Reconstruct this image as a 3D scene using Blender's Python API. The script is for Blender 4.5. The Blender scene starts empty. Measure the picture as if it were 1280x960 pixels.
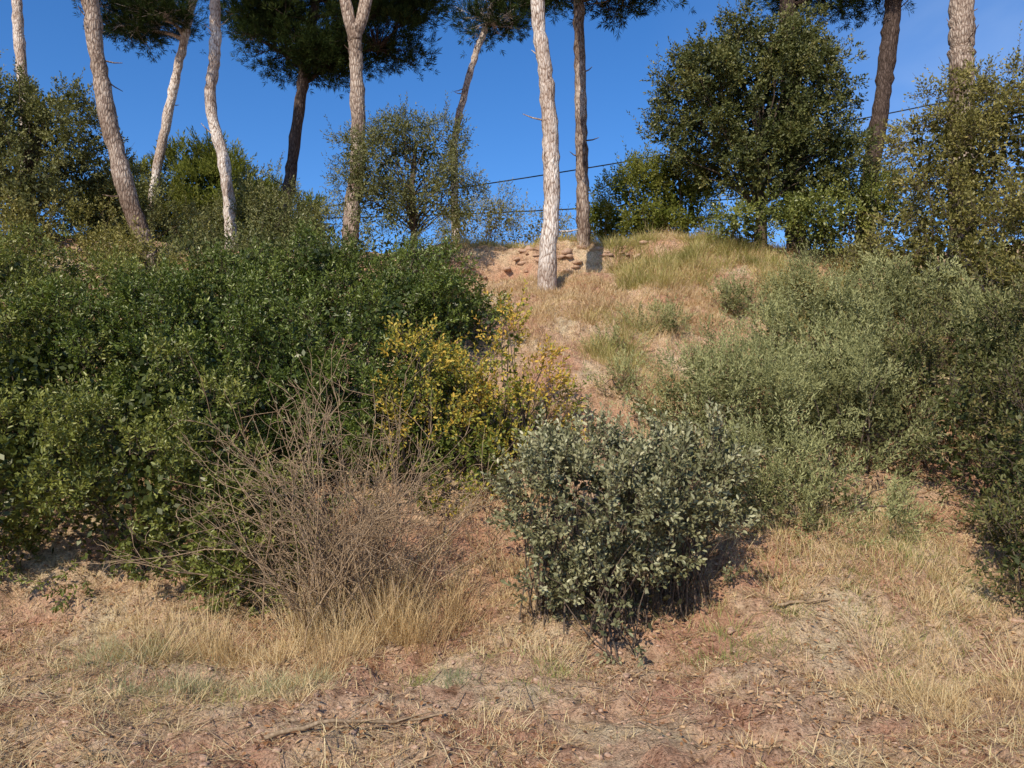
import bpy, math, numpy as np, mathutils
rng = np.random.default_rng(7)
scene = bpy.context.scene
TAU = 2*math.pi

# ------------------------------------------------------------------ noise / terrain
_tab = np.random.default_rng(3).random((256, 256))
def vnoise(x, y):
    xi = np.floor(x).astype(int); yi = np.floor(y).astype(int)
    fx = x-xi; fy = y-yi
    fx = fx*fx*(3-2*fx); fy = fy*fy*(3-2*fy)
    a = _tab[xi & 255, yi & 255]; b = _tab[(xi+1) & 255, yi & 255]
    c = _tab[xi & 255, (yi+1) & 255]; d = _tab[(xi+1) & 255, (yi+1) & 255]
    return (a*(1-fx)+b*fx)*(1-fy)+(c*(1-fx)+d*fx)*fy - .5
def sst(a, b, v):
    t = np.clip((v-a)/(b-a), 0, 1); return t*t*(3-2*t)
def hgt(x, y):
    x = np.asarray(x, float); y = np.asarray(y, float)
    s = y + .35*np.sin(x*.55+.6) + 1.0*vnoise(x*.3+9, y*.3)
    def softplus(v, k): return np.where(v*k > 30, v, np.log1p(np.exp(np.clip(v*k, -40, 30)))/k)
    z = .6*(softplus(s-6.0, 4) - softplus(s-14.5, 3))
    m = sst(-2.2, -1.0, x)*(1-sst(2.2, 3.2, x))
    e = y+.35*vnoise(x*2.3, 4+x*.0)
    z = z - .45*m*sst(12.4, 13.55, e)*(1-sst(13.6, 13.82, e))
    near = 1-sst(20, 40, np.abs(y-8)+np.abs(x)*.5)
    z = z + near*(.16*vnoise(x*1.1, y*1.1)+.11*vnoise(x*2.9+4, y*2.9)+.08*vnoise(x*7, y*7+3)+.05*vnoise(x*17, y*17)+.025*vnoise(x*31, y*31))
    z = z + sst(40, 200, y)*2*vnoise(x*.02, y*.02)
    return z

# ------------------------------------------------------------------ mesh builder
class Builder:
    def __init__(s): s.v = []; s.q = []; s.t = []; s.r = []; s.n = 0; s.qm = []; s.tm = []
    def add(s, v, rnd, quads=None, tris=None, mi=0):
        v = v.reshape(-1, 3); s.v.append(v); s.r.append(np.broadcast_to(rnd, (len(v),)))
        if quads is not None and len(quads): s.q.append(quads.reshape(-1, 4)+s.n); s.qm.append(np.full(quads.size//4, mi))
        if tris is not None and len(tris): s.t.append(tris.reshape(-1, 3)+s.n); s.tm.append(np.full(tris.size//3, mi))
        s.n += len(v)
    def build(s, name, mats, smooth=False):
        v = np.concatenate(s.v); r = np.concatenate(s.r)
        q = np.concatenate(s.q) if s.q else np.zeros((0, 4), int)
        t = np.concatenate(s.t) if s.t else np.zeros((0, 3), int)
        me = bpy.data.meshes.new(name)
        me.vertices.add(len(v)); me.vertices.foreach_set("co", v.astype(np.float32).ravel())
        li = np.concatenate([q.ravel(), t.ravel()]).astype(np.int32)
        me.loops.add(len(li)); me.loops.foreach_set("vertex_index", li)
        nq, nt = len(q), len(t)
        me.polygons.add(nq+nt)
        st = np.concatenate([np.arange(nq)*4, nq*4+np.arange(nt)*3]).astype(np.int32)
        me.polygons.foreach_set("loop_start", st)
        mi = np.concatenate((s.qm if s.qm else [])+(s.tm if s.tm else [])).astype(np.int32)
        me.polygons.foreach_set("material_index", mi)
        if smooth: me.polygons.foreach_set("use_smooth", np.ones(nq+nt, bool))
        at = me.attributes.new("rnd", 'FLOAT', 'POINT'); at.data.foreach_set("value", r.astype(np.float32))
        for m in mats: me.materials.append(m)
        me.update(calc_edges=True)
        ob = bpy.data.objects.new(name, me); scene.collection.objects.link(ob)
        return ob

def nrm(v): return v/np.maximum(np.linalg.norm(v, axis=-1, keepdims=True), 1e-9)
def rdir(n): return nrm(rng.normal(size=(n, 3)))

def add_leaves(B, p, d, L, W, rnd, mi=0, hexa=False, up=.5):
    n = len(p)
    if n == 0: return
    L = np.broadcast_to(L, (n,))[:, None]; W = np.broadcast_to(W, (n,))[:, None]
    nn = rng.normal(size=(n, 3))*.6 + np.array([-.25, -.45, 1])*up
    nn = nrm(nn-(nn*d).sum(1, keepdims=True)*d); s = np.cross(d, nn)
    if hexa:
        f = .12
        V = np.stack([p, p+d*L*.3+s*W*.42+nn*W*f, p+d*L*.68+s*W*.4+nn*W*f, p+d*L-nn*L*.08,
                      p+d*L*.68-s*W*.4+nn*W*f, p+d*L*.3-s*W*.42+nn*W*f], 1)
        b = np.arange(n)[:, None]*6
        Q = np.concatenate([b+np.array([0, 1, 2, 3]), b+np.array([0, 3, 4, 5])])
        B.add(V, np.repeat(rnd, 6), quads=Q, mi=mi)
    else:
        V = np.stack([p, p+d*L*.5+s*W*.5, p+d*L, p+d*L*.5-s*W*.5], 1)
        b = np.arange(n)[:, None]*4
        B.add(V, np.repeat(rnd, 4), quads=b+np.arange(4), mi=mi)

def add_tubes(B, P, R, sides=4, mi=1, rnd=.5):
    N, M, _ = P.shape
    if N == 0: return
    T = nrm(np.gradient(P, axis=1))
    ref = np.where(np.abs(T[..., 2:3]) > .8, np.array([0, 1., 0]), np.array([0, 0, 1.]))
    ref = np.broadcast_to(ref[:, :1], T.shape)
    a = nrm(np.cross(T, ref)); b = np.cross(T, a)
    ang = np.arange(sides)/sides*TAU
    V = P[:, :, None]+R[:, :, None, None]*(a[:, :, None]*np.cos(ang)[:, None]+b[:, :, None]*np.sin(ang)[:, None])
    i = np.arange(N)[:, None, None]*M*sides; j = np.arange(M-1)[None, :, None]*sides; k = np.arange(sides)[None, None]
    k2 = (k+1) % sides
    Q = np.stack([i+j+k, i+j+k2, i+j+sides+k2, i+j+sides+k], -1)
    r = np.repeat(np.broadcast_to(rnd, (N,)), M*sides)
    B.add(V, r, quads=Q, mi=mi)

def add_sprigs(B, p, o, slen, k, L, W, rnd, hexa=False, mi=0, jit=.25, th=(80, 25), stem=None, up=.5, rj=.35):
    n = len(p)
    if n == 0: return
    r = rdir(n); a = nrm(np.cross(o, r)); b = np.cross(o, a)
    t = (np.arange(k)+.5)/k
    phi = np.arange(k)*2.4 + rng.random((n, 1))*TAU + rng.normal(size=(n, k))*.3
    tt = np.radians(th[0]+(th[1]-th[0])*t)[None, :]+rng.normal(size=(n, k))*.2
    sl = (slen*(.6+.8*rng.random(n)))[:, None, None]
    pos = p[:, None]+o[:, None]*sl*t[None, :, None]
    d = o[:, None]*np.cos(tt)[..., None]+(a[:, None]*np.cos(phi)[..., None]+b[:, None]*np.sin(phi)[..., None])*np.sin(tt)[..., None]
    pos = pos.reshape(-1, 3); d = nrm(d.reshape(-1, 3))
    m = n*k; sc = 1-jit+2*jit*rng.random(m)
    rr = np.clip(np.repeat(rnd, k)*(1-rj)+rng.random(m)*rj, 0, 1)
    add_leaves(B, pos, d, L*sc, W*sc, rr, mi, hexa, up)
    if stem:
        P = np.stack([p-o*slen*.3, p+o*slen*.9], 1)
        add_tubes(B, P, np.broadcast_to(np.array([stem, stem*.5]), (n, 2)), 3, 1)

# ------------------------------------------------------------------ materials
def new_mat(name):
    m = bpy.data.materials.new(name); m.use_nodes = True
    nt = m.node_tree; nt.nodes.clear()
    return m, nt, nt.nodes.new, nt.links.new
def ramp(nt, stops):
    r = nt.nodes.new("ShaderNodeValToRGB"); e = r.color_ramp.elements
    while len(e) < len(stops): e.new(.5)
    for el, (p, c) in zip(e, stops): el.position = p; el.color = (*c, 1)
    return r
def leaf_mat(name, stops, trans=.25, rough=.5, gloss=.04, tcol=1.3):
    m, nt, N, K = new_mat(name)
    a = N("ShaderNodeAttribute"); a.attribute_name = "rnd"
    r = ramp(nt, stops); K(a.outputs["Fac"], r.inputs[0])
    p = N("ShaderNodeBsdfDiffuse"); K(r.outputs[0], p.inputs[0])
    t = N("ShaderNodeBsdfTranslucent")
    g = N("ShaderNodeMix"); g.data_type = 'RGBA'; g.blend_type = 'MULTIPLY'; g.inputs[0].default_value = 1
    K(r.outputs[0], g.inputs[6]); g.inputs[7].default_value = (tcol, tcol*1.05, tcol*.5, 1)
    K(g.outputs[2], t.inputs[0])
    mx = N("ShaderNodeMixShader"); mx.inputs[0].default_value = trans
    K(p.outputs[0], mx.inputs[1]); K(t.outputs[0], mx.inputs[2])
    o = N("ShaderNodeOutputMaterial")
    if gloss:
        gl = N("ShaderNodeBsdfAnisotropic"); gl.inputs["Roughness"].default_value = rough; gl.inputs[0].default_value = (1, .95, .8, 1)
        m2 = N("ShaderNodeMixShader"); m2.inputs[0].default_value = gloss
        K(mx.outputs[0], m2.inputs[1]); K(gl.outputs[0], m2.inputs[2]); K(m2.outputs[0], o.inputs[0])
    else: K(mx.outputs[0], o.inputs[0])
    return m
def bark_mat(name, stops, scale=(6, 6, 1.6), bump=.5, dist=.02, vs=3.5, patch=None):
    m, nt, N, K = new_mat(name)
    tc = N("ShaderNodeTexCoord"); mp = N("ShaderNodeMapping"); mp.inputs["Scale"].default_value = scale
    K(tc.outputs["Object"], mp.inputs[0])
    n1 = N("ShaderNodeTexNoise"); n1.inputs["Scale"].default_value = 2.5; n1.inputs["Detail"].default_value = 8
    n1.inputs["Roughness"].default_value = .75
    K(mp.outputs[0], n1.inputs[0])
    v = N("ShaderNodeTexVoronoi"); v.feature = 'DISTANCE_TO_EDGE'; v.inputs["Scale"].default_value = vs
    K(mp.outputs[0], v.inputs[0])
    ml = N("ShaderNodeMath"); ml.operation = 'MULTIPLY_ADD'; ml.use_clamp = True
    K(v.outputs[0], ml.inputs[0]); ml.inputs[1].default_value = 1.1; K(n1.outputs[0], ml.inputs[2])
    sb = N("ShaderNodeMath"); sb.operation = 'SUBTRACT'; K(ml.outputs[0], sb.inputs[0]); sb.inputs[1].default_value = .15
    r = ramp(nt, stops); K(sb.outputs[0], r.inputs[0])
    col = r.outputs[0]
    if patch:
        n2 = N("ShaderNodeTexNoise"); n2.inputs["Scale"].default_value = 1.3; n2.inputs["Detail"].default_value = 5; K(tc.outputs["Object"], n2.inputs[0])
        r2 = ramp(nt, [(.38, patch), (.6, (1.05, 1.05, 1.05))]); K(n2.outputs[0], r2.inputs[0])
        g = N("ShaderNodeMix"); g.data_type = 'RGBA'; g.blend_type = 'MULTIPLY'; g.inputs[0].default_value = 1
        K(col, g.inputs[6]); K(r2.outputs[0], g.inputs[7]); col = g.outputs[2]
    p = N("ShaderNodeBsdfDiffuse"); K(col, p.inputs[0])
    b = N("ShaderNodeBump"); b.inputs["Strength"].default_value = bump; b.inputs["Distance"].default_value = dist
    K(ml.outputs[0], b.inputs["Height"]); K(b.outputs[0], p.inputs["Normal"])
    o = N("ShaderNodeOutputMaterial"); K(p.outputs[0], o.inputs[0])
    return m

twig = bark_mat("twig_bark", [(0, (.06, .04, .03)), (1, (.2, .15, .11))], (20, 20, 8))
deadtwig = bark_mat("dead_twig", [(0, (.14, .085, .045)), (1, (.50, .36, .23))], (12, 12, 5), .2, .002)
pine_pale = bark_mat("pine_bark_pale", [(.22, (.08, .05, .04)), (.36, (.38, .28, .22)), (.52, (.70, .60, .51)), (1, (.84, .76, .68))], (7, 7, 2.2), .9, .03, patch=(.66, .58, .53))
pine_dark = bark_mat("pine_bark_dark", [(.2, (.025, .018, .015)), (.5, (.09, .062, .05)), (1, (.2, .145, .12))], (7, 7, 2), 1, .03)
pine_mid = bark_mat("pine_bark_mid", [(.22, (.05, .035, .028)), (.42, (.27, .19, .145)), (.6, (.46, .36, .28)), (1, (.60, .49, .40))], (7, 7, 2.2), 1, .03, patch=(.5, .45, .42))

# ------------------------------------------------------------------ ground
def ground():
    def axis(lo, hi, step, far):
        c = np.arange(lo, hi, step); out = []; g = step
        p = hi
        while p < far: out.append(p); g *= 1.22; p += g
        out.append(far); neg = []; g = step; p = lo
        while p > -far: g *= 1.22; p -= g; neg.append(max(p, -far))
        return np.unique(np.concatenate([neg[::-1], c, out]))
    xs = axis(-7, 7, .03, 2500); ys = axis(3.2, 15, .03, 2500)
    X, Y = np.meshgrid(xs, ys); Z = hgt(X, Y)
    nx, ny = len(xs), len(ys)
    V = np.stack([X, Y, Z], -1)
    i = np.arange(ny-1)[:, None]*nx+np.arange(nx-1)[None]
    Q = np.stack([i, i+1, i+nx+1, i+nx], -1)
    m, nt, N, K = new_mat("hillside_soil")
    tc = N("ShaderNodeTexCoord")
    def noise(sc, det=8, ro=.65):
        n = N("ShaderNodeTexNoise"); n.inputs["Scale"].default_value = sc; n.inputs["Detail"].default_value = det
        n.inputs["Roughness"].default_value = ro; K(tc.outputs["Object"], n.inputs[0]); return n
    n1 = noise(1.3); n2 = noise(9); n3 = noise(60, 6, .7)
    r1 = ramp(nt, [(.40, (.60, .33, .21)), (.52, (.70, .47, .30)), (.66, (.76, .60, .38))]); K(n1.outputs[0], r1.inputs[0])
    r2 = ramp(nt, [(.3, (.45, .38, .34)), (.5, (1, 1, 1)), (.7, (1.15, 1.1, 1.05))]); K(n2.outputs[0], r2.inputs[0])
    r3 = ramp(nt, [(.34, (.32, .26, .22)), (.5, (1, 1, 1)), (.7, (1.25, 1.2, 1.15))]); K(n3.outputs[0], r3.inputs[0])
    a = N("ShaderNodeMix"); a.data_type = 'RGBA'; a.blend_type = 'MULTIPLY'; a.inputs[0].default_value = 1
    b = N("ShaderNodeMix"); b.data_type = 'RGBA'; b.blend_type = 'MULTIPLY'; b.inputs[0].default_value = 1
    K(r1.outputs[0], a.inputs[6]); K(r2.outputs[0], a.inputs[7]); K(a.outputs[2], b.inputs[6]); K(r3.outputs[0], b.inputs[7])
    p = N("ShaderNodeBsdfDiffuse"); K(b.outputs[2], p.inputs[0])
    ad = N("ShaderNodeMath"); ad.operation = 'MULTIPLY_ADD'; K(n2.outputs[0], ad.inputs[0]); ad.inputs[1].default_value = 2; K(n3.outputs[0], ad.inputs[2])
    bp = N("ShaderNodeBump"); bp.inputs["Strength"].default_value = 1; bp.inputs["Distance"].default_value = .04
    K(ad.outputs[0], bp.inputs["Height"]); K(bp.outputs[0], p.inputs["Normal"])
    o = N("ShaderNodeOutputMaterial"); K(p.outputs[0], o.inputs[0])
    B = Builder(); B.add(V, .5, quads=Q); B.build("hillside_ground", [m], True)
ground()

# ------------------------------------------------------------------ shrubs
def curved(base, tips, bend=.25, M=6):
    n = len(tips); t = np.linspace(0, 1, M)[None, :, None]
    base = np.broadcast_to(base, tips.shape)
    mid = (base+tips)/2 + rng.normal(size=(n, 3))*bend*.4 + np.array([0, 0, bend*.5])
    P = (1-t)**2*base[:, None]+2*t*(1-t)*mid[:, None]+t*t*tips[:, None]
    return P + rng.normal(size=P.shape)*.012*(t > 0)*(t < 1)

def shrub(name, lobes, leaf, bark=twig, cr=.2, cov=1.3, spc=16, k=9, L=.04, W=.018, slen=.1, hexa=False,
          th=(80, 25), up=.5, outb=.7, upb=.35, fill=1.0, stem=None, nbr=40, br=.012, tone=None, inner=.78, tree_base=None, rj=.35, rough=.35,
          minor=5, msz=(.22, .42), gap=.5, shoots=.15, shl=2.6):
    B = Builder(); allc = []
    L0 = [(np.array(c, float), np.array(r, float)) for c, r in lobes]
    main = len(L0)
    if minor:   # small satellite lobes make the outline uneven
        ex = []
        for c, r in L0:
            for _ in range(minor):
                d = rdir(1)[0]; d[2] = abs(d[2])*.8+.05; d = d/np.linalg.norm(d)
                ex.append((c+d*r*rng.uniform(.82, 1.05), r*rng.uniform(*msz)*np.array([1, 1, 1.15])))
        L0 = L0+ex
    for li, (c, r) in enumerate(L0):
        rm = (r.prod())**(1/3)
        n = max(3, int(4*rm*rm/(cr*cr)*cov))
        dd = rdir(n); dd = dd[dd[:, 2] > -.8]
        nz = vnoise(dd[:, 0]*2.3+li*7.1+c[0], dd[:, 2]*2.3+dd[:, 1]*1.7+li)
        rf = .88+rough*nz*1.3+.1*rng.normal(size=len(dd))
        p = c+dd*r*rf[:, None]
        keep = p[:, 2] > hgt(p[:, 0], p[:, 1])+cr*.4
        if gap < .5: keep &= vnoise(p[:, 0]*2.6+3, p[:, 2]*2.6+p[:, 1]*1.5)+.04*rng.normal(size=len(p)) > -gap
        for lj, (c2, r2) in enumerate(L0):
            if lj != li: keep &= np.linalg.norm((p-c2)/r2, axis=1) > inner
        p = p[keep]; on = nrm(dd[keep]/r)
        m = len(p)
        if m == 0: continue
        allc.append(p)
        ct = rng.random(m)
        ns = np.maximum(2, (spc*(.5+rng.random(m))).astype(int))
        idx = np.repeat(np.arange(m), ns); q = len(idx)
        off = nrm(rdir(q)+on[idx]*.5)*(rng.random((q, 1))**.5)*cr*(.6+.7*rng.random((m, 1)))[idx]
        sp = p[idx]+off
        o = nrm(on[idx]*outb+nrm(off)*.4+rdir(q)*.45+np.array([0, 0, upb]))
        rn = ct[idx]*.55+rng.random(q)*.45
        if tone is not None: rn = tone(sp, rn)
        add_sprigs(B, sp, o, slen, k, L, W, rn, hexa, 0, th=th, up=up, stem=stem, rj=rj)
        # longer shoots breaking the outline
        ms = int(m*shoots*4)
        if ms:
            j = rng.integers(0, m, ms); o2 = nrm(on[j]*.5+rdir(ms)*.45+np.array([0, 0, .75]))
            rn2 = .35+.6*rng.random(ms)
            sp2 = p[j]+o2*cr*.5
            if tone is not None: rn2 = tone(sp2, rn2)
            add_sprigs(B, sp2, o2, slen*shl, int(k*1.9), L*.9, W*.9, rn2, hexa, 0, th=(70, 30), up=up, stem=(stem or .003), rj=rj)
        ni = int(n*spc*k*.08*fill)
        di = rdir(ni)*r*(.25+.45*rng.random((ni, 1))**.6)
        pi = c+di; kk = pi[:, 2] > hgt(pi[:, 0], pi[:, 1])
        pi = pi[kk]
        add_leaves(B, pi, rdir(len(pi)), L*1.6, W*2.2, rng.random(len(pi))*.2, 0, False, .3)  # inner leaves keep to the darkest tones: shade between clumps put into colour
    C = np.concatenate(allc)
    if nbr:
        sel = C[rng.integers(0, len(C), nbr)]
        if tree_base is None:
            near = np.array([min(L0[:main], key=lambda l: np.sum((l[0]-s)**2))[0] for s in sel])
            bx = near[:, 0]+rng.normal(size=nbr)*.12; by = near[:, 1]+rng.normal(size=nbr)*.12
            base = np.stack([bx, by, hgt(bx, by)-.05], 1)
        else:
            base = np.array(tree_base)[None].repeat(nbr, 0)
            base[:, 2] = base[:, 2]+rng.random(nbr)*np.maximum(0, sel[:, 2]-base[:, 2])*.75
        P = curved(base, sel); R = np.broadcast_to(np.linspace(br, br*.25, P.shape[1]), P.shape[:2])
        add_tubes(B, P, R, 5, 1)
    return B, (lambda: B.build(name, [leaf, bark]))

G = lambda r, g, b: (r, g, b)
m_mastic = leaf_mat("mastic_leaf", [(0, G(.03, .045, .010)), (.5, G(.10, .135, .024)), (.85, G(.19, .22, .042)), (1, G(.28, .28, .07))], .2, .4, .035)
m_mastic2 = leaf_mat("strawberry_tree_leaf", [(0, G(.045, .058, .012)), (.5, G(.165, .18, .038)), (.88, G(.30, .30, .07)), (1, G(.40, .29, .09))], .22, .42, .035)
m_oak = leaf_mat("holm_oak_leaf", [(0, G(.05, .053, .022)), (.45, G(.19, .185, .088)), (.8, G(.37, .345, .19)), (1, G(.52, .46, .29))], .1, .45, .04)
m_oakt = leaf_mat("oak_tree_leaf", [(0, G(.028, .036, .012)), (.5, G(.095, .105, .03)), (.9, G(.21, .19, .06)), (1, G(.30, .24, .08))], .15, .45, .025)
m_yel = leaf_mat("autumn_leaf", [(0, G(.06, .085, .015)), (.40, G(.18, .21, .04)), (.56, G(.42, .35, .06)), (.8, G(.68, .43, .07)), (1, G(.52, .25, .06))], .3, .5, .02)
m_rose = leaf_mat("rosemary_leaf", [(0, G(.08, .08, .03)), (.5, G(.29, .285, .125)), (.9, G(.46, .44, .21)), (1, G(.56, .44, .22))], .22, .6, 0)
m_olive = leaf_mat("olive_gold_leaf", [(0, G(.07, .065, .015)), (.5, G(.21, .185, .05)), (.9, G(.38, .31, .10)), (1, G(.46, .34, .13))], .22, .5, .02)
m_olive2 = leaf_mat("olive_leaf", [(0, G(.05, .055, .018)), (.5, G(.15, .15, .05)), (.9, G(.27, .25, .10)), (1, G(.34, .29, .13))], .2, .5, .02)
m_ygreen = leaf_mat("broom_leaf", [(0, G(.07, .085, .015)), (.5, G(.18, .19, .04)), (1, G(.33, .30, .09))], .25, .55, 0)
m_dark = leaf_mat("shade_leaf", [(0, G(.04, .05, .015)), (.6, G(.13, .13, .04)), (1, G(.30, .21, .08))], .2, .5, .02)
m_needle = leaf_mat("pine_needle", [(0, G(.014, .024, .009)), (.6, G(.036, .052, .017)), (1, G(.09, .105, .03))], .12, .5, 0)

A = dict(cr=.18, cov=1.1, spc=16, k=9, L=.047, W=.02, slen=.1, hexa=True, stem=.002, rough=.75, minor=7, msz=(.25, .5), fill=.7, gap=.17)
_, f = shrub("mastic_shrub", [((-4.6, 7.3, 1.0), (1.1, .9, 1.0)), ((-3.3, 7.1, .95), (.9, .75, .9)), ((-5.2, 8.3, 1.9), (1.15, .9, .95)), ((-2.6, 7.1, .75), (.65, .6, .75)), ((-2.2, 6.75, .4), (.42, .38, .5))],
     m_mastic2, **A); f()
_, f = shrub("mastic_shrub", [((-4.0, 8.6, 2.05), (1.05, .9, .9)), ((-2.9, 8.3, 1.75), (.95, .8, 1.0)), ((-3.4, 9.6, 2.7), (1.15, .9, .7))], m_mastic, **A); f()
_, f = shrub("mastic_shrub", [((-1.7, 8.5, 1.8), (.9, .8, 1.05)), ((-1.8, 9.4, 2.6), (.95, .8, .75)), ((-.95, 9.6, 2.65), (.7, .7, .75)), ((-1.1, 8.2, 1.2), (.75, .6, .9))], m_mastic, **A); f()
A2 = dict(A); A2.update(hexa=False, cov=1.0, spc=14, gap=.5, rough=.6)
_, f = shrub("mastic_shrub", [((-6.3, 9.2, 2.7), (1.25, 1.0, .9)), ((-5.1, 9.8, 2.8), (1.05, .9, .7)), ((-6.4, 8.0, 1.6), (1.0, 1.0, 1.3)), ((-7.8, 9.6, 2.4), (1.2, 1.0, 1.3))], m_mastic2, **A2); f()
S_ = dict(cr=.2, cov=1.0, spc=11, k=8, L=.055, W=.022, slen=.17, rough=.6, fill=.8, upb=.7)
_, f = shrub("ridge_scrub", [((-8.4, 11.6, 3.8), (1.3, .9, .8)), ((-6.9, 11.4, 3.4), (1.1, .9, .7)), ((-5.5, 11.8, 3.6), (1.0, .9, .6)), ((-7.9, 12.8, 4.6), (1.1, .8, .7)), ((-6.6, 12.9, 4.3), (.8, .7, .45))],
     m_olive, **S_); f()
_, f = shrub("ridge_scrub", [((-4.4, 11.7, 3.6), (1.0, .9, .6)), ((-3.2, 11.6, 3.6), (1.0, .8, .6)), ((-4.9, 13, 4.3), (.8, .7, .4)), ((-3.6, 12.9, 4.4), (.8, .7, .45)), ((-2.0, 12.4, 4.2), (.75, .6, .55))],
     m_oakt, **S_); f()
_, f = shrub("mastic_shrub", [((-1.4, 10.6, 3.4), (.75, .6, .5)), ((-2.4, 10.5, 3.4), (.85, .6, .55)), ((-.75, 10.5, 3.1), (.4, .45, .4)), ((-3.5, 10.9, 3.4), (.8, .6, .55))], m_mastic, **A2); f()

def ytone(p, rn):
    return np.clip(rn*.5+.56*sst(.6, 2.1, p[:, 2])-.06+.85*(vnoise(p[:, 0]*3.1+1, p[:, 2]*3.1)), 0, 1)
_, f = shrub("yellow_autumn_shrub", [((-.45, 7.9, 1.1), (.72, .5, .8)), ((.05, 8.1, 1.75), (.5, .45, .75)), ((-.95, 7.9, 1.75), (.36, .4, .8)), ((.3, 7.9, 1.0), (.38, .4, .55)), ((-.7, 7.5, .6), (.5, .4, .6)), ((-.1, 7.5, .6), (.45, .4, .5)), ((-.5, 8.0, 1.8), (.35, .4, .5))],
     m_yel, cr=.14, cov=.75, spc=7, k=8, L=.044, W=.023, slen=.14, hexa=True, stem=.003, tone=ytone, fill=.35, rough=.8, nbr=110, rj=.45, gap=.2, shoots=.25, shl=2); f()

_, f = shrub("holm_oak_shrub", [((.72, 6.1, 1.0), (.58, .5, .5)), ((1.15, 6.2, .75), (.45, .5, .5)), ((.28, 6.2, 1.05), (.36, .4, .38)), ((.68, 5.85, .42), (.42, .35, .42)), ((1.28, 6.2, 1.2), (.34, .4, .36)), ((.95, 5.9, .3), (.38, .3, .3))],
     m_oak, cr=.105, cov=.85, spc=7, k=9, L=.043, W=.0225, slen=.13, hexa=True, stem=.003, fill=.2, rough=.9, nbr=150, br=.008, upb=.6, minor=8, msz=(.22, .5), gap=.16, shoots=.22, shl=2.0); f()

R_ = dict(cr=.14, cov=1.0, spc=12, k=14, L=.04, W=.011, slen=.19, th=(60, 20), upb=.7, rough=.8, fill=.7, minor=8, msz=(.22, .45), gap=.2, shoots=.08, shl=1.7)
_, f = shrub("rosemary_shrub", [((2.15, 7.9, 1.5), (.65, .5, .7)), ((2.9, 7.6, 1.35), (.6, .5, .7)), ((2.2, 7.2, .9), (.55, .45, .6)), ((3.35, 7.9, 1.5), (.55, .5, .65)), ((2.5, 8.5, 2.0), (.65, .5, .5)), ((1.75, 8.3, 1.7), (.5, .45, .45)), ((2.9, 7.1, .8), (.5, .4, .5)), ((1.75, 7.1, .8), (.4, .4, .5)), ((2.5, 6.95, .55), (.4, .35, .4))],
     m_rose, **R_); f()
R2 = dict(R_); R2.update(cr=.16, spc=12, k=12, L=.05, W=.014)
_, f = shrub("rosemary_shrub", [((3.7, 9.6, 2.65), (.75, .6, .6)), ((4.6, 9.5, 2.75), (.75, .6, .7)), ((4.0, 8.9, 2.2), (.65, .5, .6)), ((3.35, 9.4, 2.35), (.5, .5, .4)), ((5.4, 9.9, 3.1), (.8, .7, .75)), ((4.9, 8.7, 2.1), (.6, .6, .75)), ((3.5, 8.6, 2.0), (.5, .5, .5))],
     m_rose, **R2); f()
R3 = dict(R_); R3.update(cr=.12, spc=9, minor=4, nbr=15, gap=.5)
_, f = shrub("rosemary_shrub", [((1.3, 9.8, 2.4), (.32, .3, .3)), ((2.0, 10.6, 2.95), (.3, .3, .2)), ((1.2, 8.9, 1.95), (.28, .25, .3)), ((3.2, 11.2, 3.35), (.4, .3, .25)), ((4.1, 11.2, 3.5), (.5, .4, .35))], m_rose, **R3); f()
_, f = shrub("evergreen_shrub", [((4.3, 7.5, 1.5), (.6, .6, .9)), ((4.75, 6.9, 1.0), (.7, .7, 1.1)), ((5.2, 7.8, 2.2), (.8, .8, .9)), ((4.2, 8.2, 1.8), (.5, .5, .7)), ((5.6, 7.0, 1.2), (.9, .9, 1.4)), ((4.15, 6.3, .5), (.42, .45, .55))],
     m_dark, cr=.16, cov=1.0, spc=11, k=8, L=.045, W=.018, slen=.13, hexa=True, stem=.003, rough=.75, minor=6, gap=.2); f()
_, f = shrub("tall_scrub_oak", [((6.15, 11, 4.8), (.75, .9, .9)), ((6.7, 11, 5.4), (.9, .9, 1.0)), ((7.6, 11.2, 5.4), (1.1, .9, 1.2)), ((6.0, 10.5, 3.8), (.9, .9, .8)), ((7.0, 10.2, 4.1), (1.1, .9, 1.2)), ((6.2, 9.3, 3.2), (.9, .8, .9)), ((5.3, 10.6, 3.7), (.6, .7, .5)), ((8.8, 11, 5), (1.0, 1.0, 1.5))],
     m_olive, cr=.18, cov=1.0, spc=12, k=8, L=.052, W=.024, slen=.15, stem=.003, rough=.8, fill=.7, nbr=50, br=.015, minor=7, gap=.22); f()

def tree(name, lobes, leaf, base, trunk_r=.12, **kw):
    B, f = shrub(name, lobes, leaf, tree_base=(base[0], base[1], base[2]+.3), br=trunk_r*.25, **kw)
    P = np.array([[base[0], base[1], base[2]-.2], [base[0]+.03, base[1], base[2]+.4], [base[0]-.02, base[1], base[2]+1.2], [base[0]+.05, base[1], base[2]+2]])[None]
    add_tubes(B, P, np.array([[trunk_r*1.3, trunk_r, trunk_r*.8, trunk_r*.5]]), 8, 1)
    return f()
tree("holm_oak_tree", [((4.3, 14, 7.2), (1.15, 1.0, 1.15)), ((3.6, 14, 7.5), (.9, .9, .85)), ((5.1, 14, 7.3), (1.0, .9, 1.05)), ((4.3, 13.9, 8.2), (.7, .7, .6)), ((3.3, 14, 6.8), (.65, .7, .55)), ((5.4, 14.1, 6.3), (.9, .8, .8)), ((4.5, 13.8, 6.1), (.85, .7, .6)), ((5.2, 14.4, 8.3), (.4, .5, .9)), ((4.0, 14, 6.3), (.6, .6, .5))],
     m_oakt, (4.4, 14, 5.0), cr=.18, cov=1.1, spc=15, k=8, L=.058, W=.028, slen=.14, rough=.75, fill=.8, nbr=60, trunk_r=.1, minor=7, gap=.25)
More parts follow.
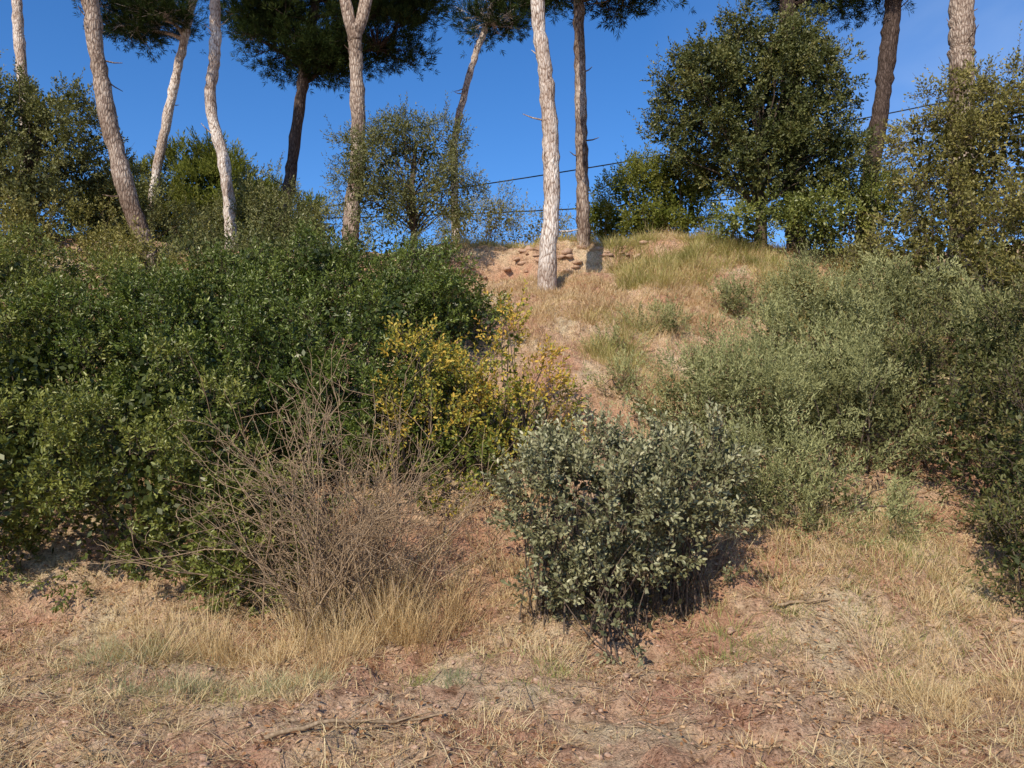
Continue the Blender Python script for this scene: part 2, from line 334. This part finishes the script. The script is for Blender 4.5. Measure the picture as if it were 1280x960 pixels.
tree("olive_tree", [((-1.85, 13.5, 6.0), (.7, .6, .65)), ((-1.35, 13.5, 6.35), (.5, .5, .55)), ((-2.4, 13.5, 6.2), (.45, .5, .5)), ((-1.2, 13.4, 5.6), (.5, .5, .55)), ((-2.0, 13.5, 6.6), (.35, .35, .4)), ((-1.8, 13.4, 5.3), (.65, .5, .5)), ((-2.4, 13.4, 5.6), (.5, .5, .6))],
     m_olive2, (-1.7, 13.5, 4.6), trunk_r=.06, cr=.15, cov=1.0, spc=12, k=9, L=.052, W=.017, slen=.16, rough=.8, fill=.7, nbr=40, gap=.25)
tree("oak_tree", [((-8.7, 14, 6.5), (1.2, 1.0, 1.1)), ((-9.6, 13.6, 6.7), (1.1, 1.0, 1.2)), ((-7.9, 14, 6.1), (.8, .8, .8)), ((-8.8, 13.2, 5.4), (1.3, .8, .9)), ((-8.3, 14, 7.2), (.6, .6, .5))],
     m_olive2, (-8.6, 14, 4.8), cr=.2, cov=1.1, spc=14, k=8, L=.058, W=.026, slen=.15, rough=.75, fill=.9, nbr=40)
_, f = shrub("juniper_bush", [((-8.1, 20, 7.2), (1.3, 1.0, 1.5)), ((-7.2, 19.5, 6.8), (.9, .8, 1.3)), ((-6.2, 20.5, 6.8), (1.0, .8, 1.1)), ((-9.4, 19, 6.4), (1.0, .9, 1.2))],
     m_ygreen, cr=.26, cov=1.2, spc=15, k=12, L=.1, W=.026, slen=.25, th=(50, 15), upb=.7, rough=.5, fill=2, nbr=15, shoots=.03); f()
_, f = shrub("olive_bush", [((-5.2, 16.6, 5.9), (.7, .6, 1.0)), ((-6.9, 14.8, 5.2), (1.0, .7, .8)), ((-4.3, 15.8, 5.4), (.8, .6, .7)), ((-6.0, 16.8, 5.7), (.7, .6, .7))],
     m_olive2, cr=.2, cov=1.2, spc=12, k=9, L=.06, W=.022, slen=.18, upb=.7, rough=.5, fill=1); f()
_, f = shrub("broom_bush", [((2.5, 15.3, 6.1), (.75, .6, .75)), ((3.3, 15.2, 6.0), (.6, .6, .8)), ((1.95, 15.4, 5.5), (.5, .5, .5)), ((2.9, 15, 5.4), (.7, .5, .5))],
     m_ygreen, cr=.18, cov=1.2, spc=13, k=9, L=.065, W=.022, slen=.18, upb=.6, rough=.5, fill=1.5, shoots=.06); f()
_, f = shrub("broom_bush", [((-.6, 17, 5.9), (.8, .6, .7)), ((.3, 17.3, 5.7), (.8, .6, .6)), ((-.9, 16.5, 5.5), (.5, .5, .6)), ((1.1, 17, 5.6), (.6, .6, .5))],
     m_olive, cr=.22, cov=1.0, spc=10, k=8, L=.06, W=.018, slen=.22, upb=.9, rough=.7, fill=.8, shoots=.06); f()
_, f = shrub("evergreen_bush", [((6.3, 14.0, 5.3), (1.1, .7, .75)), ((5.5, 13.6, 5.2), (.6, .6, .5)), ((3.9, 13.4, 5.0), (.45, .5, .4)), ((5.0, 13.3, 5.0), (.5, .5, .4))],
     m_mastic2, cr=.2, cov=1.1, spc=12, k=8, L=.06, W=.026, slen=.15, rough=.5); f()

# ------------------------------------------------------------------ pines
def catmull(P, n=40):
    P = np.array(P, float); Q = np.vstack([2*P[0]-P[1], P, 2*P[-1]-P[-2]])
    t = np.linspace(0, len(P)-1.0001, n); i = t.astype(int); f = (t-i)[:, None]
    a, b, c, d = Q[i], Q[i+1], Q[i+2], Q[i+3]
    return .5*((2*b)+(-a+c)*f+(2*a-5*b+4*c-d)*f*f+(-a+3*b-3*c+d)*f**3)
def pine(pts, r0, r1, bark, crown, forks=(), dens=1.0, stubs=5):
    B = Builder()
    P = catmull(pts, 60); P[:, :2] += rng.normal(size=(60, 2))*.008
    R = np.linspace(r0, r1, 60)*(1+.07*rng.normal(size=60)); R[:3] *= [1.35, 1.2, 1.08]
    add_tubes(B, P[None], R[None], 12, 1)
    for fk in forks:
        F = catmull(fk, 24); add_tubes(B, F[None], np.linspace(r1*1.05, r1*.45, 24)[None], 10, 1)
    if stubs:
        si = rng.integers(15, 50, stubs); d = nrm(rdir(stubs)*[1, 1, .3]+[0, 0, .2])
        ln = rng.uniform(.08, .35, (stubs, 1))
        SP = np.stack([P[si], P[si]+d*(R[si][:, None]+ln*.5), P[si]+d*(R[si][:, None]+ln)+[0, 0, .03]], 1)
        add_tubes(B, SP, np.broadcast_to([.018, .012, .006], (stubs, 3)), 4, 1)
    for c, r in crown:
        c = np.array(c, float); r = np.array(r, float)
        nb = int(20*r.prod()**(1/3)*2)
        bd = rdir(nb); tips = c+bd*r*(.45+.6*rng.random((nb, 1)))
        j = np.argmin(np.abs(P[:, 2]-(c[2]-.35*r[2]))); root = P[max(0, j-2)]
        hub = c-np.array([0, 0, r[2]*.4])
        add_tubes(B, curved(root, hub[None], .2, 8), np.linspace(.05, .03, 8)[None], 6, 1)
        BP = curved(hub, tips, .15, 7); add_tubes(B, BP, np.broadcast_to(np.linspace(.022, .005, 7), (nb, 7)), 4, 1)
        nt = int(30*dens)
        for kx in range(nb):
            cc = tips[kx]; m = nt
            q = cc+rng.normal(size=(m, 3))*np.array([.22, .22, .11])
            o = nrm(nrm(q-cc)*.6+np.array([0, 0, .55])+bd[kx]*.4+rdir(m)*.3)
            add_sprigs(B, q, o, .09, 16, .13, .013, .9*rng.random(m), False, 0, th=(65, 10), up=.2)
            mm = m//4
            tw = np.stack([np.broadcast_to(BP[kx, -2], (mm, 3)), q[:mm]], 1)
            add_tubes(B, tw, np.broadcast_to([.006, .003], (mm, 2)), 3, 1)
    B.build("pine_tree", [m_needle, bark], False)

pine([(-10.4, 17, 4.9), (-10.55, 17, 7), (-10.6, 17, 8.6), (-10.85, 17, 11), (-10.9, 17, 13.5)], .14, .09, pine_pale, [((-10.9, 17, 13.8), (1.6, 1.5, .8))])
pine([(-5.9, 13, 4.0), (-6.02, 13, 4.6), (-6.37, 13, 5.54), (-6.76, 13, 7.03), (-7.07, 13, 8.8), (-7.3, 13, 11.5)], .17, .11, pine_mid, [((-7.4, 13.2, 12), (1.6, 1.5, .8))])
pine([(-8.9, 19, 5.0), (-8.64, 19, 7.57), (-8.24, 19, 9.94), (-7.83, 19, 12.15), (-7.7, 19, 13)], .13, .08, pine_pale,
     [((-9.2, 19, 11.6), (1.1, .9, .45)), ((-9.6, 19, 12.5), (1.2, 1, .5)), ((-7.8, 19, 12.9), (1.3, 1.0, .5)), ((-8.4, 18.7, 11.6), (.7, .6, .3))])
pine([(-5.65, 16, 4.9), (-5.7, 16, 5.63), (-5.85, 16, 6.96), (-6.18, 16, 8.3), (-6.1, 16, 9.4), (-6.13, 16, 10.5), (-6.1, 16, 12.5)], .13, .10, pine_pale, [((-6.0, 16, 13.0), (1.5, 1.4, .8))])
pine([(-5.6, 18, 5.0), (-5.35, 18, 5.96), (-5.1, 18, 7.25), (-4.87, 18, 9.3), (-4.62, 18, 11.2), (-4.4, 18, 12.3)], .18, .09, pine_dark,
     [((-5.2, 18, 10.55), (1.1, 1, .75)), ((-4.3, 18, 10.2), (.8, .8, .6)), ((-3.1, 18, 10.7), (1.1, 1, .75)), ((-4.4, 18, 11.9), (2.0, 1.4, .8)), ((-5.7, 17.8, 11.5), (.95, .9, .7)), ((-2.5, 18, 11.6), (.95, .8, .6))], dens=1.3)
pine([(-3.1, 15, 4.8), (-3.03, 15, 6.0), (-2.94, 15, 6.8), (-3.0, 15, 8.65), (-3.04, 15, 9.37)], .17, .12, pine_mid, [((-3.8, 15, 12.6), (1.2, 1, .6)), ((-2.3, 15, 12.8), (1.2, 1, .6))],
     forks=[[(-3.04, 15, 9.2), (-3.25, 15, 9.95), (-3.6, 15, 12.2)], [(-3.04, 15, 9.2), (-2.8, 15, 9.9), (-2.4, 15, 12.4)]])
pine([(-1.4, 20, 5.0), (-1.47, 20, 8.1), (-1.42, 20, 9.3), (-1.02, 20, 11.0), (-.66, 20, 12.06), (-.4, 20, 13)], .10, .07, pine_pale, [((-.5, 20, 12.3), (1.0, .8, .6)), ((.3, 20, 12.9), (.8, .7, .5))])
pine([(.5, 12, 3.2), (.505, 12, 3.58), (.605, 12, 5.37), (.55, 12, 6.74), (.395, 12, 8.26), (.3, 12, 11)], .145, .10, pine_pale, [((.3, 12.2, 11.6), (1.6, 1.5, .7))], stubs=3)
pine([(1.27, 14, 4.4), (1.27, 14, 5.1), (1.24, 14, 7.16), (1.21, 14, 9.4), (1.2, 14, 11)], .125, .085, pine_mid, [((2.0, 14, 9.7), (1.1, .9, .4)), ((1.3, 14, 11.2), (1.5, 1.3, .6)), ((1.0, 14.2, 9.9), (.5, .5, .3)), ((.6, 14.6, 10.1), (.6, .5, .3))])
pine([(5.8, 16, 5.0), (5.75, 16, 6.1), (5.7, 16, 8.8), (5.68, 16, 10.5), (5.6, 16, 12)], .21, .16, pine_dark, [((6.4, 16, 10.8), (1.1, .9, .5)), ((5.6, 16, 12.5), (1.5, 1.3, .7))])
pine([(6.7, 15, 5.0), (6.8, 15, 6.15), (7.16, 15, 8.3), (7.37, 15, 9.9), (7.5, 15, 12)], .18, .13, pine_dark, [((7.6, 15, 12.3), (1.5, 1.3, .7)), ((7.0, 15, 10.2), (.8, .7, .35))])
pine([(7.4, 13, 4.2), (7.5, 13, 7.44), (7.54, 13, 8.8), (7.6, 13, 11.5)], .21, .18, pine_mid, [((7.6, 13, 12), (1.6, 1.4, .7))])

# ------------------------------------------------------------------ dead shrub
def dead_shrub():
    B = Builder(); n = 95; M = 9
    bx = -1.3+rng.normal(size=n)*.22; by = 6.2+rng.normal(size=n)*.12
    base = np.stack([bx, by, hgt(bx, by)-.02], 1)
    az = rng.random(n)*TAU; sp = rng.random(n)**.8*.72
    d = np.stack([np.cos(az)*np.sin(sp)*1.1, np.sin(az)*np.sin(sp)*.6, np.cos(sp)], 1)
    ln = rng.uniform(.9, 2.2, n)*(1-.2*sp)
    pos = [base]; cur = d.copy()
    for i in range(M-1):
        cur = nrm(cur+rng.normal(size=(n, 3))*.16+np.array([0, 0, -.01])); pos.append(pos[-1]+cur*(ln/(M-1))[:, None])
    P = np.stack(pos, 1); add_tubes(B, P, np.broadcast_to(np.linspace(.008, .002, M), (n, M)), 4, 0)
    for gen, (cnt, l0, l1) in enumerate([(8, .15, .65), (6, .06, .22)]):
        N0, M0 = P.shape[:2]
        si = np.repeat(np.arange(N0), cnt) if gen == 0 else rng.integers(0, N0, 1500)
        m = len(si); f = rng.uniform(.25, .98, m)*(M0-1); a = f.astype(int); a = np.minimum(a, M0-2); w = (f-a)[:, None]
        st = P[si, a]*(1-w)+P[si, a+1]*w; td = nrm(P[si, a+1]-P[si, a]); dd = nrm(td+rdir(m)*.85)
        l = rng.uniform(l0, l1, (m, 1)); p = [st]
        for i in range(3): dd = nrm(dd+rng.normal(size=(m, 3))*.25); p.append(p[-1]+dd*l/3)
        P2 = np.stack(p, 1); add_tubes(B, P2, np.broadcast_to(np.linspace(.0032, .0013, 4), (m, 4)), 3, 0); P = P2
    B.build("dead_twig_shrub", [deadtwig])
dead_shrub()

# ------------------------------------------------------------------ grass
m_straw = leaf_mat("dry_grass", [(0, G(.32, .18, .09)), (.35, G(.62, .44, .23)), (.75, G(.82, .65, .38)), (1, G(.42, .40, .15))], .22, .7, 0, 1.1)
m_brown = leaf_mat("brown_tussock", [(0, G(.30, .17, .10)), (.4, G(.60, .41, .24)), (1, G(.80, .64, .36))], .22, .7, 0, 1.1)
m_grn = leaf_mat("green_grass", [(0, G(.16, .18, .05)), (.5, G(.32, .33, .11)), (1, G(.62, .51, .24))], .25, .6, 0, 1.2)
m_blue = leaf_mat("bluish_grass", [(0, G(.18, .19, .09)), (.5, G(.33, .33, .18)), (1, G(.60, .50, .28))], .25, .6, 0, 1.1)
m_broom = leaf_mat("tall_grass", [(0, G(.15, .155, .045)), (.35, G(.32, .29, .09)), (.6, G(.52, .43, .18)), (1, G(.72, .55, .30))], .25, .6, 0, 1.2)
def blades(B, p, d, L, W, droop, rnd, mi=0):
    n = len(p); L = np.broadcast_to(L, (n,))[:, None]; W = np.broadcast_to(W, (n,))[:, None]
    az = rng.random(n)*TAU; s = np.stack([np.cos(az), np.sin(az), np.zeros(n)], 1)
    hz = d*np.array([1, 1, 0.]); dr = np.broadcast_to(droop, (n,))[:, None]
    m = p+d*L*.55; t = p+d*L+hz*L*dr*.3-np.array([0, 0, 1.])*L*dr*.5
    V = np.stack([p-s*W*.5, p+s*W*.5, m+s*W*.4, m-s*W*.4, t], 1); b = np.arange(n)[:, None]*5
    B.add(V, np.repeat(rnd, 5), quads=b+np.array([0, 1, 2, 3]), tris=b+np.array([3, 2, 4]), mi=mi)
def scatter(B, x, y, h, w, spread, rnd, mi=0, droop=.4):
    n = len(x); p = np.stack([x, y, hgt(x, y)-.01], 1)
    az = rng.random(n)*TAU; t = np.abs(rng.normal(size=n))*spread
    d = np.stack([np.cos(az)*np.sin(t), np.sin(az)*np.sin(t), np.cos(t)], 1)
    blades(B, p, d, h, w, droop, rnd, mi)
def tussocks(B, cx, cy, nb, h, rad, w=.004, spread=.45, mi=0, rlo=0, rhi=1, droop=.5):
    c = np.repeat(np.arange(len(cx)), nb); n = len(c)
    sc = rng.uniform(.5, 1.35, len(cx))[c]
    ox = rng.normal(size=n)*rad*sc; oy = rng.normal(size=n)*rad*sc
    x = cx[c]+ox; y = cy[c]+oy
    lean = np.stack([ox, oy], 1)/rad*.5
    t = rng.normal(size=(n, 2))*spread*.6+lean*spread+rng.normal(size=(len(cx), 2))[c]*.15
    d = nrm(np.concatenate([t, np.ones((n, 1))], 1))
    p = np.stack([x, y, hgt(x, y)-.02], 1)
    r = np.clip(rng.uniform(rlo, rhi, len(cx))[c]*.5+rng.uniform(rlo, rhi, n)*.5, 0, 1)
    blades(B, p, d, h*sc*(.35+.75*rng.random(n)), w, droop*rng.random(n)*1.3, r, mi)
def patchy(n, x0, x1, y0, y1, f=.9, th=0.0):
    x = rng.uniform(x0, x1, n*4); y = rng.uniform(y0, y1, n*4)
    k = vnoise(x*f+17, y*f+5) > rng.normal(th, .12, n*4); return x[k][:n], y[k][:n]

B = Builder()
n = 150000
x = rng.uniform(-6, 7, n); y = 3.6+10.8*rng.random(n)**1.1
kp = (vnoise(x*1.6+3, y*1.6)+vnoise(x*5, y*5)*.6) > rng.uniform(-.35, .3, n)+.14*(y < 4.9)-.2*(y > 8); x = x[kp]; y = y[kp]; n = len(x)
rn = np.clip(rng.random(n)*.85+.05+.4*vnoise(x*2, y*2), 0, 1)
scatter(B, x, y, rng.uniform(.03, .12, n), rng.uniform(.003, .006, n), .9, rn)
n = 100000
x = rng.uniform(-5, 5.5, n); y = 3.5+5.5*rng.random(n)**1.2
kp = vnoise(x*1.3+13, y*1.3)+.8*vnoise(x*4, y*4+8) > rng.uniform(-.35, .3, n); x = x[kp]; y = y[kp]; n = len(x)
az = rng.random(n)*TAU; d = nrm(np.stack([np.cos(az), np.sin(az), rng.normal(size=n)*.3+.12], 1))
blades(B, np.stack([x, y, hgt(x, y)+.008], 1), d, rng.uniform(.04, .24, n), rng.uniform(.002, .0055, n), .2, rng.random(n)*.9)
k = 24; tussocks(B, rng.normal(-1.2, .3, k), rng.normal(6.05, .2, k), 120, .62, .08, .0035, .45, 0, .05, .7)
k = 20; tussocks(B, rng.normal(-1.6, .4, k), rng.normal(5.95, .2, k), 110, .33, .09, .0035, .9, 0, .05, .75)
k = 60; tussocks(B, rng.uniform(2.3, 4.6, k), rng.uniform(4.2, 6.4, k), 80, .34, .08, .0035, .75, 0, 0, .85)
x, y = patchy(230, -4, 4.5, 4.2, 7.2, 1.4); tussocks(B, x, y, 45, .17, .06, .0035, .85, 0, 0, .9)
k = 80; tussocks(B, rng.uniform(1.2, 4.5, k), rng.uniform(6.0, 7.4, k), 60, .2, .08, .004, .7, 0, 0, 1)
k = 55; tussocks(B, rng.uniform(-.9, .6, k), rng.uniform(6.2, 7.6, k), 70, .22, .08, .004, .7, 0, .1, .9)
B.build("dry_grass", [m_straw])
B = Builder()
x, y = patchy(850, .1, 5.0, 8.2, 13.6, 1.2, -.15); tussocks(B, x, y, 60, .19, .08, .006, .9, 0)
x, y = patchy(330, -.9, 5.5, 10.5, 14.6, 1.2, -.1); tussocks(B, x, y, 60, .24, .08, .006, .9, 0)
B.build("brown_grass_tussocks", [m_brown])
B = Builder()
x, y = patchy(75, 1.7, 3.9, 12.0, 13.9, 1.4, .0); tussocks(B, x, y, 190, .36, .10, .006, .75, 0, .0, .95)
x, y = patchy(50, 3.9, 6.0, 11.0, 13.4, 1.4, 0); tussocks(B, x, y, 200, .40, .11, .006, .7, 0, 0, 1)
x, y = patchy(14, 1.0, 1.8, 9.4, 10.6, 2, -.1); tussocks(B, x, y, 170, .30, .09, .005, .65, 0, 0, .95)
x, y = patchy(45, .9, 4.5, 8.4, 11.5, 1.2, .1); tussocks(B, x, y, 90, .22, .09, .005, .8, 0, .1, 1)
k = 40; tussocks(B, rng.uniform(-1.2, 3, k), rng.uniform(14.2, 15.2, k), 120, .3, .12, .007, .6, 0, .2, 1)
B.build("tall_green_grass", [m_broom])
B = Builder()
cx = np.array([-2.45, -2.75, -2.0, -1.95, -2.25, -1.5, -2.6, -1.3, -.35, -2.9]); cy = np.array([5.75, 5.5, 5.15, 4.95, 4.9, 5.0, 5.9, 5.2, 5.1, 5.7])
tussocks(B, cx, cy, 300, .19, .11, .003, .85, 0, 0, 1)
B.build("bluish_grass_clumps", [m_blue])
B = Builder()
cx = np.array([2.75, 2.3, 2.9, 3.1, 2.6, 1.75, 1.4, .3, -.6, 2.0, 1.9, 3.3, 1.5, 2.1]); cy = np.array([6.9, 6.7, 6.4, 6.6, 6.2, 5.6, 5.5, 5.3, 5.3, 5.9, 7.0, 7.1, 5.8, 6.3])
tussocks(B, cx, cy, 180, .17, .12, .004, .75, 0, 0, .9)
x, y = patchy(140, .8, 4.2, 4.8, 7.2, 1.1, .05); tussocks(B, x, y, 55, .10, .09, .004, .8, 0, 0, .9)
x, y = patchy(70, -3.8, .8, 4.6, 6.8, 1.1, .05); tussocks(B, x, y, 45, .09, .07, .004, .8, 0, 0, .9)
B.build("green_grass_clumps", [m_grn])

# ------------------------------------------------------------------ stones, litter, sticks
m_stone = bark_mat("stone", [(0, (.24, .13, .085)), (.5, (.44, .28, .19)), (1, (.58, .42, .30))], (9, 9, 9), .5, .01)
def stones(name, x, y, r, flat=.6, sink=.2, rot=True, sx=1):
    B = Builder(); ph = (1+5**.5)/2
    iv = nrm(np.array([(-1, ph, 0), (1, ph, 0), (-1, -ph, 0), (1, -ph, 0), (0, -1, ph), (0, 1, ph), (0, -1, -ph), (0, 1, -ph), (ph, 0, -1), (ph, 0, 1), (-ph, 0, -1), (-ph, 0, 1)], float))
    it = np.array([(0, 11, 5), (0, 5, 1), (0, 1, 7), (0, 7, 10), (0, 10, 11), (1, 5, 9), (5, 11, 4), (11, 10, 2), (10, 7, 6), (7, 1, 8), (3, 9, 4), (3, 4, 2), (3, 2, 6), (3, 6, 8), (3, 8, 9), (4, 9, 5), (2, 4, 11), (6, 2, 10), (8, 6, 7), (9, 8, 1)])
    n = len(x); V = iv[None]*(1+.28*rng.normal(size=(n, 12, 1)))*r[:, None, None]*rng.uniform([.8*sx, .7, flat*.7], [1.4*sx, 1.2, flat*1.2], (n, 1, 3))
    az = rng.random(n)*(TAU if rot else .3); c, s = np.cos(az)[:, None], np.sin(az)[:, None]
    V = np.stack([V[..., 0]*c-V[..., 1]*s, V[..., 0]*s+V[..., 1]*c, V[..., 2]], -1)
    V += np.stack([x, y, hgt(x, y)+r*sink], 1)[:, None]
    B.add(V, .5, tris=(it[None]+np.arange(n)[:, None, None]*12)); B.build(name, [m_stone])
n = 3200; stones("pebbles", rng.uniform(-4.5, 5, n), 3.6+3*rng.random(n), .006+.02*rng.random(n)**3, .6, .05)
n = 50; stones("stones", rng.uniform(-4, 4.5, n), rng.uniform(4, 7.5, n), rng.uniform(.02, .045, n), .5, -.1)
n = 80; stones("rock_ledge", rng.uniform(-1.7, 2.6, n), rng.normal(13.72, .09, n), rng.uniform(.04, .11, n), .5, -.25, True, 1.3)
B = Builder(); n = 20000
x = rng.uniform(-5, 5.5, n); y = 3.6+5*rng.random(n)
kp = vnoise(x*1.8+7, y*1.8) > rng.normal(-.04, .15, n); x = x[kp]; y = y[kp]; n = len(x); z = hgt(x, y)+.012
az = rng.random(n)*TAU; d = nrm(np.stack([np.cos(az), np.sin(az), rng.normal(size=n)*.35], 1))
add_leaves(B, np.stack([x, y, z], 1), d, rng.uniform(.02, .045, n), rng.uniform(.01, .022, n), rng.random(n), 0, True, 1.0)
B.build("fallen_leaves", [leaf_mat("dead_leaf", [(0, (.10, .05, .03)), (.5, (.32, .16, .075)), (1, (.58, .39, .22))], .1, .7, 0, 1)])
def stick(pts, r):
    B = Builder(); p = np.array(pts, float); P = np.concatenate([p, hgt(p[:, 0], p[:, 1])[:, None]+r+.02], 1)
    P = catmull(P, 16); P += rng.normal(size=P.shape)*.006
    add_tubes(B, P[None], np.linspace(r, r*.4, 16)[None], 6, 0)
    for i in rng.integers(4, 14, 4):
        e = P[i]+np.array([rng.normal()*.15, rng.normal()*.1, .03]); add_tubes(B, np.stack([P[i], e])[None], np.array([[r*.5, r*.2]]), 4, 0)
    B.build("fallen_branch", [deadtwig])
stick([(-1.25, 4.15), (-.95, 4.3), (-.6, 4.5), (-.35, 4.6)], .014)
stick([(-1.0, 4.28), (-.7, 4.42), (-.4, 4.5)], .008)
stick([(1.95, 5.95), (2.3, 5.98), (2.7, 6.02)], .013)
n = 1200; B = Builder(); x = rng.uniform(-4.5, 5, n); y = rng.uniform(3.7, 7, n); az = rng.random(n)*TAU; l = rng.uniform(.05, .32, n)
x2 = x+np.cos(az)*l; y2 = y+np.sin(az)*l
P = np.stack([np.stack([x, y, hgt(x, y)+.012], 1), np.stack([x2, y2, hgt(x2, y2)+.016], 1)], 1)
add_tubes(B, P, np.broadcast_to([.0035, .0018], (n, 2)), 4, 0); B.build("ground_twigs", [deadtwig])

# ------------------------------------------------------------------ power lines
m_cable = bark_mat("cable", [(0, (.02, .02, .02)), (1, (.04, .04, .04))], bump=0)
def cable(a, b, sag):
    t = np.linspace(0, 1, 60)[:, None]; P = np.array(a)*(1-t)+np.array(b)*t; P[:, 2] -= (4*sag*t*(1-t))[:, 0]
    B = Builder(); add_tubes(B, P[None], np.full((1, 60), .018), 6, 0); B.build("power_line", [m_cable])
cable((-22, 23, 6.5), (22, 23, 13.4), 1.0)
cable((-22, 23, 8.0), (22, 23, 10.0), 1.0)

# ------------------------------------------------------------------ light, sky, camera
el, azs = math.radians(37), math.radians(27)
sd = bpy.data.lights.new("sun", 'SUN'); sd.energy = 5; sd.angle = math.radians(.5); sd.color = (1, .93, .79)
so = bpy.data.objects.new("sun", sd); scene.collection.objects.link(so)
dirv = mathutils.Vector((math.sin(azs)*math.cos(el), math.cos(azs)*math.cos(el), -math.sin(el)))
so.rotation_euler = dirv.to_track_quat('-Z', 'Y').to_euler(); so.location = (-5, -10, 12)
w = bpy.data.worlds.new("World"); scene.world = w; w.use_nodes = True; nt = w.node_tree; nt.nodes.clear()
N = nt.nodes.new; K = nt.links.new
sk = N("ShaderNodeTexSky"); sk.sky_type = 'NISHITA'; sk.sun_disc = False; sk.sun_elevation = el; sk.sun_rotation = math.radians(207)
sk.altitude = 400; sk.dust_density = .4; sk.ozone_density = 3.5; sk.air_density = 1.0
hs = N("ShaderNodeHueSaturation"); hs.inputs["Saturation"].default_value = 1.24; hs.inputs["Value"].default_value = 1.15
K(sk.outputs[0], hs.inputs["Color"])
tc = N("ShaderNodeTexCoord"); mp = N("ShaderNodeMapping"); mp.inputs["Scale"].default_value = (1.2, 1.2, 4); K(tc.outputs["Generated"], mp.inputs[0])
cn = N("ShaderNodeTexNoise"); cn.inputs["Scale"].default_value = 2.2; cn.inputs["Detail"].default_value = 7; cn.inputs["Distortion"].default_value = .6; K(mp.outputs[0], cn.inputs[0])
sx = N("ShaderNodeSeparateXYZ"); K(tc.outputs["Generated"], sx.inputs[0])
m1 = N("ShaderNodeMapRange"); m1.inputs[1].default_value = .15; m1.inputs[2].default_value = .75; m1.inputs[3].default_value = 0; m1.inputs[4].default_value = .55; K(sx.outputs[0], m1.inputs[0])
m2 = N("ShaderNodeMapRange"); m2.inputs[1].default_value = .35; m2.inputs[2].default_value = .75; K(cn.outputs[0], m2.inputs[0])
mu = N("ShaderNodeMath"); mu.operation = 'MULTIPLY'; K(m1.outputs[0], mu.inputs[0]); K(m2.outputs[0], mu.inputs[1])
cm = N("ShaderNodeMix"); cm.data_type = 'RGBA'; K(mu.outputs[0], cm.inputs[0]); K(hs.outputs[0], cm.inputs[6]); cm.inputs[7].default_value = (5.5, 6.2, 7.0, 1)
tn = N("ShaderNodeMix"); tn.data_type = 'RGBA'; tn.blend_type = 'MULTIPLY'; tn.inputs[0].default_value = 1; K(cm.outputs[2], tn.inputs[6]); tn.inputs[7].default_value = (.88, .96, 1.12, 1)
bg = N("ShaderNodeBackground"); bg.inputs[1].default_value = .135; K(tn.outputs[2], bg.inputs[0])
o = N("ShaderNodeOutputWorld"); K(bg.outputs[0], o.inputs[0])
cd = bpy.data.cameras.new("camera"); cd.lens = 28.1; cd.sensor_width = 36; cd.clip_end = 6000; cd.clip_start = .05
co = bpy.data.objects.new("camera", cd); scene.collection.objects.link(co)
co.location = (0, 0, 1.6); co.rotation_euler = (math.radians(93.4), 0, 0); scene.camera = co
scene.view_settings.view_transform = 'Standard'; scene.view_settings.look = 'None'; scene.view_settings.exposure = 0
